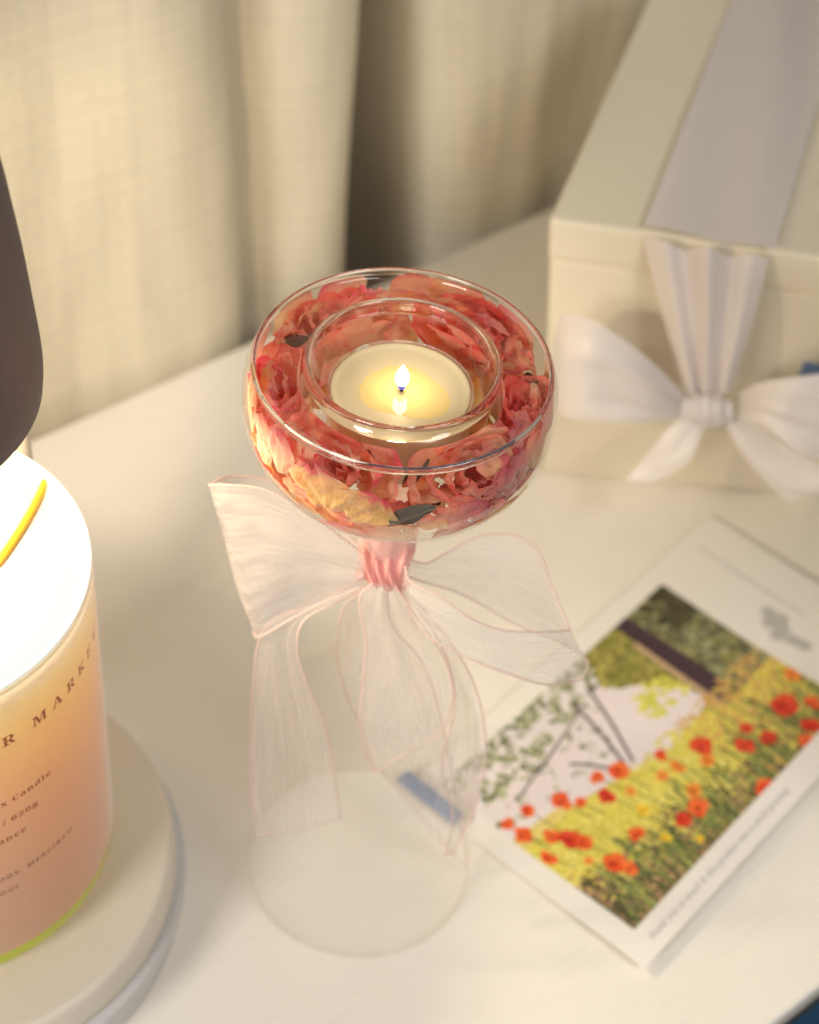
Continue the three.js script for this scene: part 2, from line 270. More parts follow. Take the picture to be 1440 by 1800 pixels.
function loosePetal(deg, r, y, w, h, pal, seed, tilt, spin, roll, margin, notch = 0.12, curl = 0.5) {
  const shape = (u, v) => {
    const wv = Math.sin(Math.PI * Math.min(1, v * 0.86 + 0.10)) ** 0.62 * (1 + 0.07 * Math.sin(v * 9 + seed)), x = u * w * wv * 0.5, yv = (v - 0.5) * h * (1 - 0.12 * u * u) - notch * h * Math.exp(-u * u * 14) * v ** 4 + 0.03 * h * N3(u * 3, v * 3, seed);
    const z = -curl * w * 0.22 * u * u + 0.09 * w * N3(u * 2.4 + seed, v * 2.4, 1) + 0.035 * w * N3(u * 6, v * 6, seed);
    return [x, yv, z, clamp(0.12 + 0.88 * Math.max(v ** 1.7, Math.abs(u) ** 4 * v), 0, 1)];
  };
  part('petal', petalGeo(shape, PAL[pal], ringMatrix(deg, r, y, tilt, spin, [1, 1, 1], roll), seed, margin, 16, 16), petalMat, holder);
}
function leaf(deg, r, y, w, h, tone, seed, tilt, roll, margin) {
  const c0 = L3(tone[0], tone[1], tone[2]), c1 = L3(tone[0] * 1.35, tone[1] * 1.3, tone[2] * 1.2);
  const shape = (u, v) => { const wv = Math.sin(Math.PI * v ** 0.85) ** 0.8 * (1 + 0.04 * Math.sin(v * 40)), x = u * w * wv * 0.5; return [x, (v - 0.5) * h, -0.10 * w * u * u + 0.05 * w * N3(u * 2, v * 3, seed) + 0.03 * w * Math.exp(-u * u * 60), Math.exp(-u * u * 120) * 0.9 + 0.3 * Math.abs(Math.sin((v * 7 - Math.abs(u) * 1.4) * 3.14)) ** 8]; };
  part('leaf', petalGeo(shape, [c0, c0, c1], ringMatrix(deg, r, y, tilt, 0, [1, 1, 1], roll), seed, margin, 12, 14), leafMat, holder);
}
rose(-26, 34, -12, 16.5, 0.5, ['coral', 'pink', 'salmon'], 1, 1.3);
rose(36, 34.5, -12, 16.5, 0.6, ['coral', 'salmon', 'mauve', 'coral'], 2, 1.25);
rose(-80, 34.5, -12, 16.5, 0.5, ['coral', 'pink', 'salmon'], 3, 1.2);
rose(84, 34.5, -11, 14.5, -0.1, ['red', 'coral', 'red'], 4, 1.1);
rose(146, 34.5, -12, 15.5, -0.3, ['red', 'coral'], 5, 1.4);
rose(-142, 34.5, -12, 15.5, 0.0, ['salmon', 'coral'], 6, 1.4);
rose(62, 35, -25, 13, 1.0, ['mauve', 'coral'], 7, 1.3);
rose(-112, 34, -22, 13, 0.8, ['orange', 'salmon'], 8, 1.3);
rose(114, 34, -22, 13, 0.8, ['orange', 'salmon'], 9, 1.3);
// petals that lie against the front of the glass
loosePetal(-27, 41.5, -12, 19, 16, 'yellow', 21, 0.12, 0, 0.25, 0.05, 0.16, 0.2);
loosePetal(-8, 41.5, -14.5, 18, 15, 'yellow', 22, 0.2, 0, -0.5, 0.25, 0.1, 0.2);
loosePetal(-47, 41.5, -9, 12, 15, 'pink', 23, 0.0, 0, 0.15, 0.05, 0.02, 0.4);
loosePetal(-63, 41, -14, 14, 17, 'salmon', 24, 0.1, 0, 0.3, 0.4);
loosePetal(-86, 41, -12, 14, 18, 'pink', 25, 0.05, 0, -0.2, 0.3);
loosePetal(20, 41, -19, 14, 11, 'coral', 26, 0.3, 0, 0.5, 0.5);
loosePetal(33, 41, -21, 17, 13, 'mauve', 27, 0.3, 0, -0.9, 0.2);
loosePetal(50, 41.5, -12, 17, 15, 'mauve', 28, 0.05, 0, 0.4, 0.35);
loosePetal(68, 41.5, -10, 14, 16, 'coral', 29, 0.0, 0, 0.1, 0.1);
loosePetal(92, 41, -14, 15, 18, 'coral', 30, 0.05, 0, -0.3, 0.4);
loosePetal(176, 37, -7, 14, 13, 'orange', 31, -0.9, 0, 0.2, 0.15);
loosePetal(-40, 38, -25, 17, 14, 'salmon', 32, 0.5, 0, 0.9, 0.3);
loosePetal(-18, 36, -28, 17, 14, 'orange', 33, 0.6, 0, -0.4, 0.4);
loosePetal(2, 36, -27, 16, 13, 'salmon', 34, 0.6, 0, 0.5, 0.6);
loosePetal(46, 37, -27, 17, 14, 'coral', 35, 0.6, 0, -0.6, 0.5);
loosePetal(74, 39, -23, 16, 15, 'mauve', 36, 0.4, 0, 0.7, 0.3);
loosePetal(-70, 39, -25, 16, 14, 'orange', 37, 0.4, 0, 0.2, 0.5);
for (let i = 0; i < 9; i++) loosePetal(-100 + i * 25 + (i % 2) * 6, 40, -27 - (i % 2) * 3, 19, 15, ['salmon', 'mauve', 'coral', 'pink'][i % 4], 140 + i, 0.6, 0, (i % 5) * 0.6 - 1.2, 0.15 + (i % 3) * 0.3, 0.1, 0.2);
leaf(9, 41, -16.5, 8.5, 14.5, [92, 84, 74], 41, 0.2, -0.95, 0.0);
leaf(106, 37, -10, 4.5, 15, [86, 76, 48], 42, 0.0, 0.9, 0.2);
leaf(100, 36, -9, 3.5, 12, [74, 66, 44], 43, -0.3, 0.6, 0.1);
leaf(-118, 36, -9.5, 11, 13, [96, 72, 58], 44, -1.1, 0.4, 0.1);
leaf(-56, 31, -9, 5, 8, [92, 78, 58], 45, -0.8, 0.3, 0.2);
leaf(12, 31, -10, 3.5, 11, [90, 90, 80], 46, -1.0, -0.8, 0.1);
{
  const W2 = rng(515), wallNames = ['salmon', 'pink', 'coral', 'mauve', 'coral', 'orange', 'pink'];
  for (let row = 0; row < 3; row++) for (let i = 0; i < 14 - row * 2; i++) {   // petals pressed flat against the wall all round
    const front = row > 0 ? 1.1 : 0.3, deg = (i + 0.5 * (row % 2) + (W2() - 0.5) * 0.5) / (14 - row * 2) * 360, y = [-6.5, -20, -31][row] + (W2() - 0.5) * 4;
    if (Math.abs(((deg + 180) % 360) - 180) < 62) continue;
    loosePetal(deg, rOut(y) - 1, y, 15 + W2() * 6, 15 + W2() * 4, wallNames[Math.floor(W2() * wallNames.length)], 300 + row * 40 + i, [0.0, 0.25, 0.75][row] + (W2() - 0.5) * 0.2, 0, (W2() - 0.5) * 3, (Math.abs(((deg + 180) % 360) - 180) < 75 ? front : 0) + 0.5 + W2() * 0.9, W2() * 0.15, 0.25);
  }
  for (let i = 0; i < 16; i++) { const deg = i * 22.5 + (W2() - 0.5) * 12; if (Math.abs(((deg + 180) % 360) - 180) < 40) continue; loosePetal(deg, 37.5, -5.5, 11 + W2() * 5, 9 + W2() * 4, wallNames[Math.floor(W2() * wallNames.length)], 420 + i, -0.5 + (W2() - 0.5) * 0.7, 0, (W2() - 0.5) * 1.6, 0.15 + W2() * 0.5, 0.08, 0.6); }
  const R = rng(2024), names = ['coral', 'salmon', 'orange', 'pink', 'red', 'mauve', 'coral', 'orange'];
  for (let i = 0; i < 22; i++) {                          // the rest of the filling, low and at the back
    const deg = i / 22 * 360 + R() * 8, y = -12 - R() * 24, r = y < -27 ? 14 + R() * 22 : 30 + R() * 9;
    loosePetal(deg, r, y, 9 + R() * 7, 9 + R() * 7, names[Math.floor(R() * names.length)], 60 + i, (R() - 0.5) * 2.4, R() * 2, (R() - 0.5) * 3, 0.6 + R() * 1.4, R() * 0.15, R() * 1.2);
  }
  for (let i = 0; i < 5; i++) leaf(i * 72 + R() * 20, 33 + R() * 5, -14 - R() * 20, 4 + R() * 4, 9 + R() * 4, [92, 80, 56], 90 + i, (R() - 0.5) * 1.5, R() * 3, 0.8 + R());
  // air bubbles in the resin, near the front
  const air = new THREE.MeshPhysicalMaterial({ color: rgb(1, 1, 1), roughness: 0, transmission: 1, thickness: 1, ior: 1 / 1.46 });
  for (const [deg, y, s] of [[32, -20.5, 0.85], [6, -21, 0.6], [8, -26, 0.35], [2, -31, 0.3], [18, -24, 0.4], [-30, -14, 0.35], [-76, -12, 0.4], [12, -31, 0.3], [44, -14, 0.4], [-12, -17, 0.3]]) {
    const a = deg * Math.PI / 180, r = rOut(y) - s - 0.25, g = new THREE.IcosahedronGeometry(s, 3); g.translate(Math.sin(a) * r, BH + y, Math.cos(a) * r); part('air_bubble', g, air, holder);
  }
}

// ------------------------------------------------------------------ tealight in the bowl
const WY = BH - 9.6, TY = BH + FLOOR + 0.1;
{
  const t = thing('tealight_candle', [0, TY, 0], 'small lit cream tealight standing inside the flower bowl', 'candle');
  part('cup', lathe([[0, TY], [19.4, TY], [19.9, TY + 0.8], [20.1, WY + 0.9], [19.7, WY + 1.0], [19.5, WY - 0.2]], 96, 0, 0, 0), new THREE.MeshPhysicalMaterial({ color: rgb(0.95, 0.95, 0.92), roughness: 0.05, transmission: 0.9, thickness: 0, ior: 1.4, side: THREE.DoubleSide }), t);
  const wax = part('wax', lathe([[0, TY + 0.3], [19.0, TY + 0.5], [19.3, WY + 0.3], [19.0, WY + 0.55], [18.2, WY + 0.35], [16.5, WY], [0, WY - 0.05]], 96, 0, 0, 0), std(srgb(246, 228, 184), 0.42, { transmission: 0.15, thickness: 0 }), t);
  const R = rng(9), ring = Array.from({ length: 48 }, (_, i) => { const a = i / 48 * 6.283; return 11.2 + 1.4 * Math.sin(a * 2 + 1) + 0.8 * Math.sin(a * 3) + 0.5 * (R() - 0.5); });
  const pool = grid(48, 8, (u, v) => { const a = u * 6.28319, rr = (0.15 + 0.85 * v) * ring[Math.round(u * 48) % 48] * (v === 0 ? 0.01 : 1); return [1.0 + rr * Math.cos(a), WY + 0.12 - 0.10 * v * v, 0.6 + rr * Math.sin(a)]; });
  { const n = pool.attributes.normal; for (let i = 0; i < n.count; i++) n.setXYZ(i, 0, 1, 0); }
  part('melted_pool', pool, std(srgb(246, 218, 142), 0.04, { clearcoat: 1, clearcoatRoughness: 0.02 }), wax, 'glossy yellow melted wax');
  part('wick', tube([[0.2, WY - 1, 0.2], [0.25, WY + 1.4, 0.2], [0.0, WY + 2.6, 0.1]], 0.45, 12, 8), std(rgb(0.03, 0.025, 0.02), 0.9), t);
  const fl = part('flame', lathe(smoothProfile([[0, WY + 2.2], [1.0, WY + 2.5], [1.8, WY + 3.8], [1.95, WY + 5.0], [1.5, WY + 6.7], [0.75, WY + 8.3], [0, WY + 9.6]], 30), 24, 0.1, 0, 0.1), new THREE.MeshStandardMaterial({ color: 0x000000, emissive: rgb(1, 0.84, 0.58), emissiveIntensity: 9 }), t);
  part('flame_base', lathe(smoothProfile([[0, WY + 1.2], [0.9, WY + 1.6], [1.15, WY + 2.4], [0.95, WY + 3.2], [0, WY + 3.4]], 16), 20, 0.1, 0, 0.45), new THREE.MeshStandardMaterial({ color: 0x000000, emissive: rgb(0.22, 0.18, 0.85), emissiveIntensity: 0.9 }), fl, 'blue violet foot of the flame');
  const l = new THREE.PointLight(rgb(...FLAME.color), FLAME.intensity, 0, 2); l.name = 'flame_light'; l.castShadow = true; l.shadow.radius = 0.1; l.position.set(0.1 * U, (WY + 5.8 - TY) * U, 0.1 * U); t.add(l);
}

// ------------------------------------------------------------------ sheer ribbon bow round the stem
function stitchedEdge(pts, r, n) {                      // a narrow rolled hem with stitches
  const g = tube(pts, r, 160, 6), c = new THREE.CatmullRomCurve3(pts.map(V3), false, 'centripetal'), p = g.attributes.position, len = c.getLength();
  for (let i = 0; i <= 160; i++) { const o = c.getPointAt(i / 160), k = 1 + 0.45 * Math.sin(i / 160 * len / 1.5 * 6.283); for (let j = 0; j <= 6; j++) { const q = i * 7 + j; p.setXYZ(q, o.x + (p.getX(q) - o.x) * k, o.y + (p.getY(q) - o.y) * k, o.z + (p.getZ(q) - o.z) * k); } }
  g.computeVertexNormals(); return g;
}
function ribbonSheet(a, b, nu, nv, wave, seed) {        // a sheet between two edges
  const ca = new THREE.CatmullRomCurve3(a.map(V3), false, 'centripetal'), cb = new THREE.CatmullRomCurve3(b.map(V3), false, 'centripetal');
  return grid(nu, nv, (u, v) => {
    const p = ca.getPoint(u), q = cb.getPoint(u), w = p.distanceTo(q), r = p.clone().lerp(q, v), bow = Math.sin(Math.PI * v), pin = Math.exp(-u * 4);
    r.z += wave * w * bow * (0.5 * N3(u * 3 + seed, v * 2, seed) + pin * 0.5 * Math.sin(v * 19 + seed)) + 0.04 * w * bow; r.y += wave * w * 0.4 * bow * N3(u * 3, v * 2 + seed, 7); return [r.x, r.y, r.z];
  });
}
const streakN = pnoise(64, 71);
const streaks = tex(256, 256, (x, y) => { const v = 255 * clamp(0.72 + 0.5 * (streakN(y / 5, x / 40) - 0.5) + 0.4 * (streakN(y / 16 + 9, x / 64) - 0.4), 0, 1); return [v, v, v]; }, false);
const organza = new THREE.MeshPhysicalMaterial({ color: rgb(0.80, 0.73, 0.72), roughness: 0.8, transmission: 0.35, thickness: 0, ior: 1.3, side: THREE.DoubleSide, transparent: true, opacity: 0.50, alphaMap: streaks });
const organzaTail = new THREE.MeshPhysicalMaterial({ color: rgb(0.84, 0.75, 0.73), roughness: 0.7, transmission: 0.4, thickness: 0, ior: 1.2, side: THREE.DoubleSide, transparent: true, opacity: 0.38, alphaMap: streaks });
const hemMat = std(rgb(0.86, 0.66, 0.62), 0.8, { transmission: 0.3, thickness: 0, transparent: true, opacity: 0.8 });
const knotMat = std(rgb(0.90, 0.47, 0.43), 0.8, { transmission: 0.4, thickness: 0, transparent: true, opacity: 0.82, bumpMap: streaks, bumpScale: 0.0006 });
const leftFrontTop = [[-6.2,175.0,10.0],[-20.0,186.4,9.0],[-35.3,193.6,6.0],[-48.1,190.0,2.0],[-53.4,184.2,-3.0]];
const leftFrontLow = [[-5.5,162.5,11.0],[-18.5,155.7,14.0],[-28.3,147.9,16.0],[-36.0,138.9,15.0],[-38.3,133.5,9.0]];
const leftBackTop = [[-6.5,169.7,4.0],[-19.8,170.3,-10.0],[-35.9,177.1,-14.0],[-49.0,181.2,-10.0],[-53.4,184.2,-3.0]];
const leftBackLow = [[-5.8,157.2,4.0],[-20.1,133.5,-8.0],[-30.5,126.0,-6.0],[-36.7,126.6,2.0],[-38.3,133.5,9.0]];
const rightFrontTop = [[6.0,173.0,11.0],[7.8,170.3,14.0],[17.6,168.6,18.0],[26.7,163.2,20.0],[36.6,158.3,19.0],[49.2,153.6,14.0],[58.0,146.2,6.0]];
const rightFrontLow = [[5.6,161.6,11.0],[10.9,152.2,15.0],[17.4,149.9,19.0],[28.3,147.0,22.0],[40.3,142.0,22.0],[51.7,133.9,18.0],[63.7,124.7,8.0]];
const rightBackTop = [[4.5,171.2,5.0],[12.5,161.1,-2.0],[20.1,162.3,-8.0],[27.6,165.4,-11.0],[38.2,166.5,-12.0],[45.6,164.8,-8.0],[51.1,157.3,0.0],[58.0,146.2,6.0]];
const rightBackLow = [[5.0,162.5,5.0],[13.3,151.9,-2.0],[22.6,144.8,-6.0],[32.4,137.0,-8.0],[42.3,131.3,-7.0],[56.3,130.8,-2.0],[65.7,129.5,4.0],[63.7,124.7,8.0]];
const tailAL = [[-5.8,166.4,10.0],[-18.6,153.9,12.0],[-31.9,146.3,14.0],[-36.1,135.5,14.0],[-37.4,116.5,15.0],[-37.9,88.1,16.0],[-37.1,59.3,18.0],[-35.3,39.0,20.0]];
const tailAR = [[-3.8,161.6,10.0],[-13.5,155.9,13.0],[-22.3,150.2,16.0],[-24.0,139.0,18.0],[-19.3,121.4,20.0],[-13.2,102.0,21.0],[-9.8,79.4,22.0],[-6.6,58.7,23.0]];
const tailBL = [[-3.0,165.3,12.0],[-6.2,162.0,14.0],[-3.5,144.2,17.0],[-3.3,127.0,19.0],[-3.1,110.4,21.0],[-0.7,97.7,23.0],[3.2,89.5,25.0]];
const tailBR = [[3.7,165.0,12.0],[9.5,157.8,15.0],[17.2,148.2,18.0],[22.5,137.9,20.0],[24.6,127.0,21.0],[24.1,115.5,21.0],[22.0,107.0,21.0]];
const tipL = [[4.6,161.6,10.0],[12.2,153.5,12.0],[20.7,138.5,14.0],[25.5,120.8,16.0],[25.3,104.4,18.0],[24.1,88.8,19.0],[29.9,63.9,21.0],[29.3,43.1,23.0]];
const tipR = [[5.4,160.8,8.0],[13.5,150.3,8.0],[24.4,135.6,10.0],[32.2,119.7,12.0],[36.9,99.7,13.0],[38.5,82.8,14.0],[36.6,60.9,17.0],[32.2,40.8,20.0]];
const tailCL = [[-3.0,159.5,8.0],[-10.4,148.3,6.0],[-12.5,134.9,4.0],[-12.7,118.6,2.0],[-8.1,93.1,0.0],[-2.0,75.9,0.0],[1.8,63.3,2.0]];
const tailCR = [[1.4,159.9,10.0],[4.0,137.5,4.0],[14.0,117.6,0.0],[21.4,92.7,-2.0],[27.5,65.4,-2.0],[34.5,35.8,0.0],[39.7,3.6,2.0]];
const gLoopLT = [[110.4,78.6,-184.0],[95.3,98.9,-176.0],[81.9,112.4,-172.0],[67.4,121.3,-172.0],[58.0,117.9,-178.0],[55.5,96.8,-186.0]];
const gLoopLB = [[112.1,68.4,-180.0],[99.3,74.4,-170.0],[85.1,77.4,-164.0],[69.3,76.5,-164.0],[61.8,73.0,-170.0],[58.3,71.5,-184.0]];
const gLoopLbT = [[111.5,73.3,-190.0],[99.3,77.2,-196.0],[87.3,79.4,-197.0],[75.3,81.7,-196.0],[63.1,86.6,-192.0],[55.5,96.8,-186.0]];
const gLoopLbB = [[113.7,60.9,-190.0],[102.8,56.4,-196.0],[91.0,56.1,-197.0],[79.0,56.3,-196.0],[66.6,60.6,-192.0],[58.3,71.5,-184.0]];
const gLoopRT = [[132.8,81.7,-184.0],[138.2,96.9,-174.0],[149.0,106.7,-168.0],[164.1,109.1,-170.0],[178.2,100.6,-180.0]];
const gLoopRB = [[134.7,71.5,-180.0],[141.6,79.0,-168.0],[155.3,76.1,-160.0],[173.6,66.8,-164.0],[187.4,63.2,-178.0]];
const gLoopRbT = [[134.7,74.6,-192.0],[147.5,70.9,-198.0],[158.2,75.6,-198.0],[172.6,82.7,-194.0],[178.2,100.6,-180.0]];
const gLoopRbB = [[137.2,62.3,-192.0],[150.5,56.9,-198.0],[163.0,54.4,-198.0],[178.9,56.4,-194.0],[187.4,63.2,-178.0]];
const gTailLL = [[114.8,73.2,-182.0],[105.9,63.3,-176.0],[98.7,50.0,-172.0],[92.5,41.5,-168.0]];
const gTailLR = [[121.4,68.1,-180.0],[119.1,64.2,-172.0],[117.0,58.1,-168.0],[106.4,45.5,-166.0]];
const gTailRL = [[128.3,68.8,-182.0],[137.2,58.0,-176.0],[151.5,44.3,-172.0],[161.1,37.6,-170.0]];
const gTailRR = [[134.8,71.3,-182.0],[148.9,68.1,-174.0],[165.6,63.4,-168.0],[183.6,54.9,-166.0]];
const gFrontTop = [[84.7,139.0,-204.0],[92.9,141.9,-198.0],[101.5,137.3,-200.0],[108.6,145.0,-194.0],[118.3,136.1,-200.0],[126.0,140.8,-197.0],[133.7,138.0,-199.0]];
const gFrontLow = [[111.9,77.0,-186.0],[114.2,80.3,-182.0],[117.1,77.7,-186.0],[119.2,82.5,-181.0],[123.8,78.6,-186.0],[125.7,82.5,-182.0],[129.9,79.5,-186.0]];
const gKnot = [[120.1,78.6,-178.0]];
{
  const t = thing('ribbon_bow', [0, 40, 12], 'sheer pale pink ribbon bow tied round the glass stem under the flower bowl', 'ribbon');
  const sheet = (name, a, b, wave, seed, hems = 'ab') => { const s = part(name, ribbonSheet(a, b, 48, 16, wave, seed), name === 'loop' ? organza : organzaTail, t); if (hems.includes('a')) part('hem', stitchedEdge(a, 0.27), hemMat, s); if (hems.includes('b')) part('hem', stitchedEdge(b, 0.27), hemMat, s); if (name !== 'loop') part('hem', tube([a[a.length - 1], b[b.length - 1].map((v, i) => (v + a[a.length - 1][i]) / 2 + (i === 1 ? 0.8 : 0)), b[b.length - 1]], 0.24, 24, 6), hemMat, s); return s; };
  sheet('loop', leftFrontTop, leftFrontLow, 0.10, 1);
  sheet('loop', leftBackTop, leftBackLow, 0.10, 2);
  sheet('loop', rightFrontTop, rightFrontLow, 0.12, 3);
  sheet('loop', rightBackTop, rightBackLow, 0.12, 4);
  sheet('tail', tailAL, tailAR, 0.10, 5);
  sheet('tail', tailBL, tailBR, 0.12, 6);
  sheet('tail', tailCL, tailCR, 0.10, 7);
  sheet('tail', tipL, tipR, 0.08, 8);
  for (const [w, r, y, z, sd, tw] of [[15.5, 8.2, 167, 8.6, 1, 0.10], [12.5, 7.4, 165.4, 10.4, 2, -0.22]])                        // the gathered band over the crossing, two turns of it
    part('knot', grid(48, 40, (u, v) => {
      const a = (v - 0.5) * 4.5, x = (u - 0.5) * w * (0.86 + 0.14 * Math.abs(Math.sin(a))), pl = 1 + 0.11 * Math.sin(u * 21 + sd * 2 + Math.sin(a * 2)) + 0.10 * N3(u * 4 + sd, a, sd) - 0.26 * Math.abs(2 * u - 1) ** 4;
      return [x + tw * 9 * Math.sin(a), y + r * Math.sin(a) * pl + tw * x, z - 5 + (r - 1.5) * Math.cos(a) * pl];
    }), knotMat, t, 'coral pink gathered knot');
  part('neck_wrap', lathe([[8.6, 170], [9.0, 176], [9.2, 184], [9.6, 192], [9.9, 196.2]], 48, 0, 0, 0), std(rgb(0.92, 0.66, 0.62), 0.6, { transmission: 0.4, thickness: 0, transparent: true, opacity: 0.7 }), t);
}

// ------------------------------------------------------------------ postcard
const CB = [103.4, 35.4], CX = [0.607, -0.795], CY = [-0.79, -0.613];
{
  const W = 1600, H = 896, k = 8, cv = document.createElement('canvas'); cv.width = W; cv.height = H; const c = cv.getContext('2d'), R = rng(404);
  const X = (x) => x * k, Y = (y) => H - y * k;
  c.fillStyle = 'rgb(238,232,224)'; c.fillRect(0, 0, W, H);
  c.save(); c.beginPath(); c.rect(X(9.5), Y(103.2), X(142.8), 91.3 * k); c.clip();
  c.fillStyle = 'rgb(226,205,120)'; c.fillRect(0, 0, W, H);
  const blob = (x, y, rx, ry, col, rot = 0) => { c.fillStyle = col; c.beginPath(); c.ellipse(X(x), Y(y), rx * k, ry * k, rot, 0, 6.2832); c.fill(); };
  const poly = (pts, col) => { c.fillStyle = col; c.beginPath(); pts.forEach((p, i) => (i ? c.lineTo(X(p[0]), Y(p[1])) : c.moveTo(X(p[0]), Y(p[1])))); c.closePath(); c.fill(); };
  const shade = (a, b) => { const t = R(); return `rgb(${a.map((v, i) => Math.round(lerp(v, b[i], t))).join(',')})`; };
  // sky and foliage
  poly([[8, 104], [154, 104], [154, 50], [8, 68]], 'rgb(232,222,222)');
  for (let i = 0; i < 900; i++) { const x = 9 + R() * 100, y = 72 + R() * 32; if (N3(x / 9, y / 9, 3) + (y - 86) / 40 < 0.05) continue; blob(x, y, 0.5 + R() * 1.8, 0.4 + R() * 0.9, shade([98, 104, 70], [196, 198, 160]), R() * 3); }
  poly([[98, 104], [154, 104], [154, 46], [120, 46], [112, 70], [92, 86]], 'rgb(140,134,74)');
  for (let i = 0; i < 900; i++) { const x = 92 + R() * 62, y = 48 + R() * 56; blob(x, y, 0.6 + R() * 2.4, 0.4 + R() * 1.1, x > 126 ? shade([74, 76, 56], [176, 176, 130]) : shade([108, 104, 40], [188, 178, 92]), R() * 3); }
  for (let i = 0; i < 60; i++) blob(136 + R() * 18, 84 + R() * 20, 1 + R() * 3, 0.8 + R() * 1.4, shade([50, 48, 34], [96, 92, 60]), R() * 3);
  poly([[86, 88], [102, 78], [114, 64], [116, 54], [108, 52], [86, 50], [36, 62], [20, 74], [20, 82], [44, 80], [66, 86]], 'rgb(232,220,220)');
  for (let i = 0; i < 260; i++) { const x = 14 + R() * 66, y = 66 + R() * 24; if (N3(x / 6, y / 5, 8) < 0.12) continue; blob(x, y, 0.4 + R() * 1.3, 0.3 + R() * 0.6, shade([120, 124, 92], [196, 196, 164]), R() * 3); }
  for (const [a, b, w] of [[[76, 92], [66, 57], 1.5], [[86, 92], [70, 57], 1.4], [[52, 74], [63, 58], 1.3], [[40, 80], [80, 88], 0.7], [[24, 78], [60, 84], 0.8]]) { c.strokeStyle = 'rgb(96,84,88)'; c.lineWidth = w * k; c.beginPath(); c.moveTo(X(a[0]), Y(a[1])); c.quadraticCurveTo(X((a[0] + b[0]) / 2 + 2), Y((a[1] + b[1]) / 2), X(b[0]), Y(b[1])); c.stroke(); }
  for (let i = 0; i < 60; i++) blob(92 + R() * 22, 62 + R() * 14, 0.8 + R() * 2, 0.6 + R(), shade([196, 196, 70], [226, 218, 110]), R() * 3);
  poly([[119, 104], [127, 104], [128.5, 62], [127, 52], [118, 45], [117, 50], [119, 80]], 'rgb(70,50,58)');
  poly([[116.6, 92], [119, 92], [118.6, 46], [115.6, 48]], 'rgb(196,164,128)');
  // the slope
  poly([[8, 62], [40, 60], [70, 54], [86, 50], [108, 52], [118, 46], [154, 48], [154, 8], [8, 8]], 'rgb(222,208,92)');
  for (let i = 0; i < 1500; i++) { const x = 9 + R() * 145, y = 10 + R() * 46; blob(x, y, 0.4 + R() * 1.8, 0.3 + R() * 0.8, x > 96 ? shade([206, 150, 84], [214, 186, 100]) : shade([206, 186, 70], [236, 224, 130]), R() * 3); }
  for (let i = 0; i < 2600; i++) { const x = 9 + R() * R() * 140, y = 10 + R() * R() * 34 * (1 - x / 240); blob(x, y, 0.3 + R() * 1.2, 0.3 + R() * 0.7, shade([70, 54, 42], [206, 166, 118]), R() * 3); }
  for (let i = 0; i < 300; i++) { const x = 9 + R() * 145, y = 9 + R() * R() * 28; c.strokeStyle = shade([54, 62, 40], [168, 176, 92]); c.lineWidth = (0.35 + R() * 0.9) * k; c.beginPath(); c.moveTo(X(x), Y(y)); c.quadraticCurveTo(X(x + (R() - 0.5) * 3), Y(y + 6), X(x + (R() - 0.5) * 9), Y(y + 7 + R() * 9)); c.stroke(); }
  const fl = [[133.7, 30.0, 4.9, 0], [131.2, 15.7, 3.7, 0], [93.9, 41.6, 3.9, 0], [115.0, 25.0, 2.9, 0], [105.9, 29.5, 3.3, 0], [113.2, 34.0, 2.3, 0], [80.1, 51.0, 2.3, 1], [62.9, 58.6, 3.5, 1], [54.5, 62.5, 2.5, 1], [50.3, 54.4, 3.1, 0], [36.4, 65.6, 3.3, 1], [40.9, 59.9, 2.0, 1], [23.8, 72.2, 2.3, 1], [14.1, 74.1, 2.3, 1], [14.4, 66.7, 2.9, 1], [21.5, 58.4, 2.7, 1], [25.0, 53.0, 3.5, 0], [27.3, 48.2, 2.9, 1], [13.6, 53.4, 2.9, 1], [27.7, 34.4, 3.9, 1], [29.6, 28.3, 2.7, 1], [43.4, 35.3, 2.9, 1], [60.6, 26.8, 2.9, 0], [69.0, 25.5, 3.7, 1], [74.9, 31.3, 3.1, 2], [94.3, 11.7, 3.9, 1], [149.0, 36.1, 3.1, 2], [53.4, 40.6, 2.3, 3], [49.5, 26.6, 2.0, 3], [80.3, 43.2, 2.7, 2], [72.2, 44.6, 2.3, 2], [89.8, 36.3, 2.5, 2], [58.4, 49.2, 1.8, 2], [21.9, 41.3, 1.8, 2], [57.6, 16.8, 1.4, 3], [142, 22, 3, 1], [124, 13, 3, 1]];
  const reds = [[[204, 44, 26], [230, 84, 46]], [[228, 74, 26], [242, 118, 56]], [[236, 130, 40], [242, 160, 72]], [[240, 196, 44], [236, 214, 80]]];
  for (const [x, y, s0, kind] of fl) { const s = s0 * 1.25; c.strokeStyle = 'rgb(96,104,52)'; c.lineWidth = 0.5 * k; c.beginPath(); c.moveTo(X(x), Y(y)); c.lineTo(X(x + 1 + R() * 2), Y(y - 9 - R() * 6)); c.stroke(); for (let i = 0; i < 7; i++) { const a = R() * 6.28; blob(x + Math.cos(a) * s * 0.4, y + Math.sin(a) * s * 0.4, s * (0.5 + R() * 0.25), s * (0.45 + R() * 0.2), shade(...reds[kind]), a); } blob(x - s * 0.2, y, s * 0.3, s * 0.25, 'rgba(150,24,14,0.55)'); }
  c.restore();
  c.fillStyle = 'rgb(150,146,160)'; c.font = `italic ${3.4 * k}px serif`; c.textBaseline = 'alphabetic';
  c.fillText('thank you so much & this product was a small greeting', X(10.5), Y(4.6));
  c.save(); c.translate(X(180), Y(104)); c.rotate(Math.PI / 2); c.fillStyle = 'rgb(150,142,136)'; c.font = `${2.6 * k}px sans-serif`; c.fillText('for you on this day with the warmest of wishes', 0, 0); c.restore();
  c.strokeStyle = 'rgb(150,150,146)'; c.lineWidth = 0.55 * k;                               // two rows of round outlined letters, unreadable in the photograph
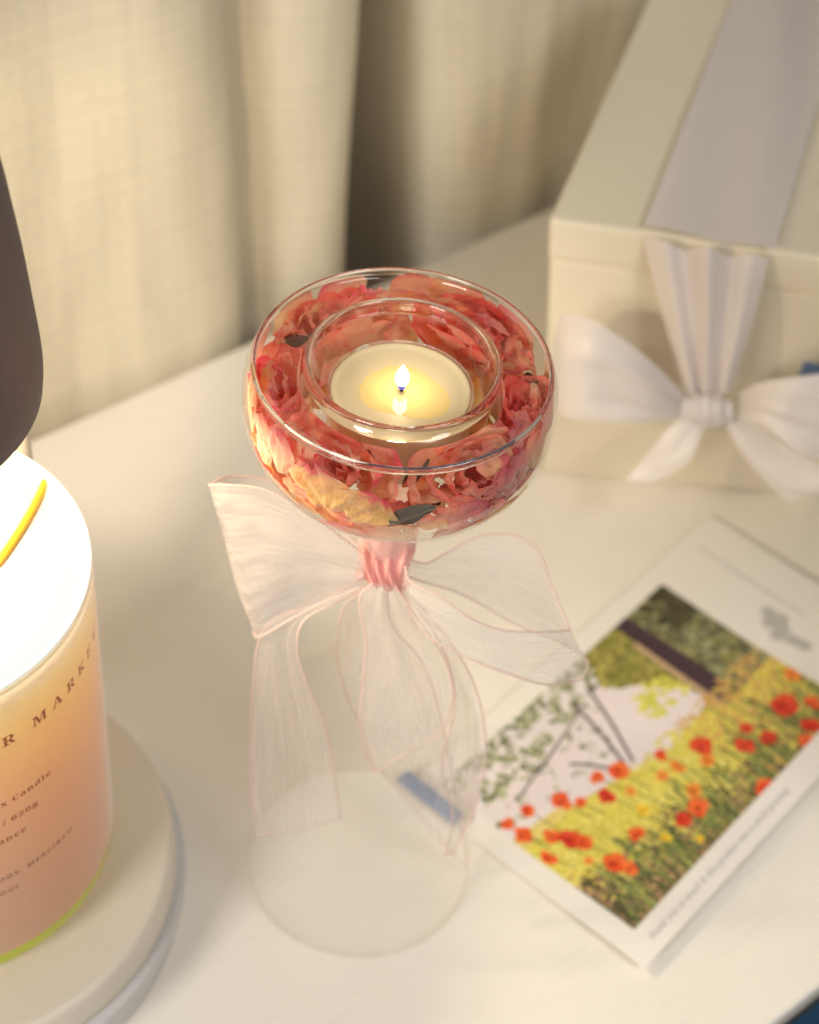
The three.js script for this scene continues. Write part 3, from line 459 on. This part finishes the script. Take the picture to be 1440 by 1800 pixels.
  for (const [x, y] of [[171.5, 62], [172, 56], [166.8, 58.5], [168, 52.5], [163.4, 52], [165.4, 46], [166, 41]]) { c.fillStyle = 'rgb(206,203,197)'; c.beginPath(); c.ellipse(X(x), Y(y), 2.6 * k, 2.9 * k, 0, 0, 6.3); c.fill(); c.stroke(); c.beginPath(); c.ellipse(X(x + 0.3), Y(y), 1.1 * k, 1.3 * k, 0, 0, 6.3); c.stroke(); }
  { const d = c.getImageData(0, 0, W, H); for (let i = 0; i < d.data.length; i += 4) { const x = (i / 4) % W, y = Math.floor(i / 4 / W), mx = x / k, my = (H - y) / k; if (mx > 9.5 && mx < 152.3 && my > 11.9 && my < 103.2) { const g = 26 * N3(x / 5, y / 5, 3) + 34 * N3(x / 13, y / 11, 6) + (R() - 0.5) * 14; for (let q = 0; q < 3; q++) d.data[i + q] = clamp(d.data[i + q] + g * (d.data[i] > 215 && d.data[i + 2] > 200 ? 0.25 : 1), 0, 255); } } c.putImageData(d, 0, 0); }
  const map = new THREE.CanvasTexture(cv); map.colorSpace = THREE.SRGBColorSpace;
  const t = thing('postcard', [CB[0], 0, CB[1]], 'white bordered postcard printed with red poppies and trees lying beside the bow', 'postcard');
  const lift = (x, y) => 1.4 + 3.8 * smooth(70, 0, y) * smooth(-40, 12, x) + 0.5 * smooth(150, 200, x);
  const at = (x, y, h) => [CB[0] + CX[0] * x + CY[0] * y, lift(x, y) + h, CB[1] + CX[1] * x + CY[1] * y];
  part('printed_face', grid(40, 24, (u, v) => at(u * 200, v * 112, 0.42)), std(rgb(1, 1, 1), 0.45, { map }), t);
  const edgeM = std(rgb(0.78, 0.76, 0.72), 0.7);
  part('paper', mergeGeometries([grid(40, 24, (u, v) => at(u * 200, v * 112, 0)), grid(40, 1, (u, v) => at(u * 200, 0, v * 0.4)), grid(40, 1, (u, v) => at(u * 200, 112, v * 0.4)), grid(24, 1, (u, v) => at(0, u * 112, v * 0.4)), grid(24, 1, (u, v) => at(200, u * 112, v * 0.4))]), edgeM, t);
}
{   // slate blue stick at the card's corner
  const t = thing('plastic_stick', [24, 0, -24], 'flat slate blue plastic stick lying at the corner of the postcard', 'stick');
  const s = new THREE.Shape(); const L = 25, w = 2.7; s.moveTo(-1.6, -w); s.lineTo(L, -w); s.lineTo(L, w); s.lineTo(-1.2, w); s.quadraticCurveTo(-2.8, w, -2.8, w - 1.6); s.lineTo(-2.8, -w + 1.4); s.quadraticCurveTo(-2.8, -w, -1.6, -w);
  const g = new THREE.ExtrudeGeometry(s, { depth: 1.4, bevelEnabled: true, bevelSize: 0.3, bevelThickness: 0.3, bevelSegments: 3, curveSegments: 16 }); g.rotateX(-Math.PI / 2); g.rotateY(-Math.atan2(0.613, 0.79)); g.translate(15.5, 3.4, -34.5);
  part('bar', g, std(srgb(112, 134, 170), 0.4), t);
}

// ------------------------------------------------------------------ gift box and its ribbon
{
  const t = thing('gift_box', [120, 0, -300], 'pale cream gift box tied with a silver grey ribbon behind the bowl', 'gift box');
  const fl = [[62, 0, -209], [186, 0, -212], [48, 140, -207], [189, 140, -198]], back = [50, 0, -206];
  const warp = (g) => { const p = g.attributes.position; for (let i = 0; i < p.count; i++) { const u = p.getX(i) + 0.5, v = p.getY(i) + 0.5, w = 0.5 - p.getZ(i); const q = [0, 1, 2].map((k) => lerp(lerp(fl[0][k], fl[1][k], u), lerp(fl[2][k], fl[3][k], u), v) + back[k] * w); p.setXYZ(i, ...q); } g.computeVertexNormals(); return g; };
  const paper = std(srgb(232, 222, 200), 0.6), lid = paper;
  part('body', warp(new RoundedBoxGeometry(0.994, 0.86, 0.994, 3, 0.012).translate(0, -0.07, 0)), paper, t);
  part('lid', warp(new RoundedBoxGeometry(1.0, 0.14, 1.0, 3, 0.012).translate(0, 0.43, 0)), lid, t);
}
const satin = std(srgb(232, 224, 222), 0.42, { sheen: 0.6, sheenColor: rgb(1, 1, 1), sheenRoughness: 0.4, transmission: 0.18, thickness: 0 });
{
  const t = thing('gift_ribbon', [120, 30, -186], 'wide silver grey satin ribbon with a big bow on the cream gift box', 'ribbon');
  const sheet = (name, a, b, wave, seed, nu = 30) => part(name, ribbonSheet(a, b, nu, 14, wave, seed), satin, t);
  part('top_band', grid(40, 16, (u, v) => [lerp(84.5, 134.5, v) + u * 50 + Math.sin(u * 3) * 0.6, 141.6 + 1.0 * Math.sin(v * 9 + u * 5) * (0.6 + 0.4 * u) + 0.9, lerp(-205, -198, v) - u * 206 - 1]), satin, t);
  part('front_band', ribbonSheet(gFrontTop, gFrontLow, 70, 24, 0.0, 1), satin, t);
  sheet('loop', gLoopLT, gLoopLB, 0.30, 2); sheet('loop', gLoopLbT, gLoopLbB, 0.16, 3);
  sheet('loop', gLoopRT, gLoopRB, 0.30, 4); sheet('loop', gLoopRbT, gLoopRbB, 0.16, 5);
  sheet('tail', gTailLL, gTailLR, 0.30, 6, 24); sheet('tail', gTailRL, gTailRR, 0.30, 7, 24);
  const k = new THREE.SphereGeometry(1, 48, 32), p = k.attributes.position;
  for (let i = 0; i < p.count; i++) { const x = p.getX(i), y = p.getY(i), z = p.getZ(i), f = 1 + 0.09 * Math.sin(x * 16 + y * 2) + 0.1 * N3(x * 2, y * 2, z * 2); p.setXYZ(i, x * 12 * f + 120.5, y * 8 * f + 72, z * 6 * f - 182); }
  k.computeVertexNormals(); part('knot', k, satin, t);
}
{   // cool light inside the right loop, put in as a slate blue card
  const t = thing('cool_light_card', [168, 60, -189], 'slate blue card standing for cool light inside the right loop of the gift bow', 'tag');
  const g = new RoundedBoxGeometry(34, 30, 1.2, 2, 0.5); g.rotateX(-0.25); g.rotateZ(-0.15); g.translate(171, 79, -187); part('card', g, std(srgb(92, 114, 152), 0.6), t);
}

// ------------------------------------------------------------------ navy chest below the table's front edge
{
  const c = onTable(100, 136.5 + 120), a = Math.atan2(-TD[1], TD[0]);
  const t = thing('navy_box', [c[0], -160, c[1]], 'navy blue storage box standing below the front edge of the table', 'box');
  const mk = (g, s, y, d) => { g.rotateY(a); const q = onTable(s, d); g.translate(q[0], y, q[1]); return g; };
  part('body', mk(new RoundedBoxGeometry(520, 110, 236, 3, 3), 100, -66, 136.5 + 120), std(srgb(8, 40, 76), 0.45), t);
  part('lid', mk(new RoundedBoxGeometry(520, 6, 226, 3, 1.5), 100, -8.6, 136.5 + 115), std(srgb(8, 52, 80), 0.4), t);
  part('edge_piping', mk(new RoundedBoxGeometry(520, 1.4, 1.6, 2, 0.5), 100, -5.2, 136.5 + 14), std(srgb(92, 134, 166), 0.4), t);
}

scene.traverse((o) => { if (o.isMesh) { o.castShadow = true; o.receiveShadow = true; } });
renderer.render(scene, camera);
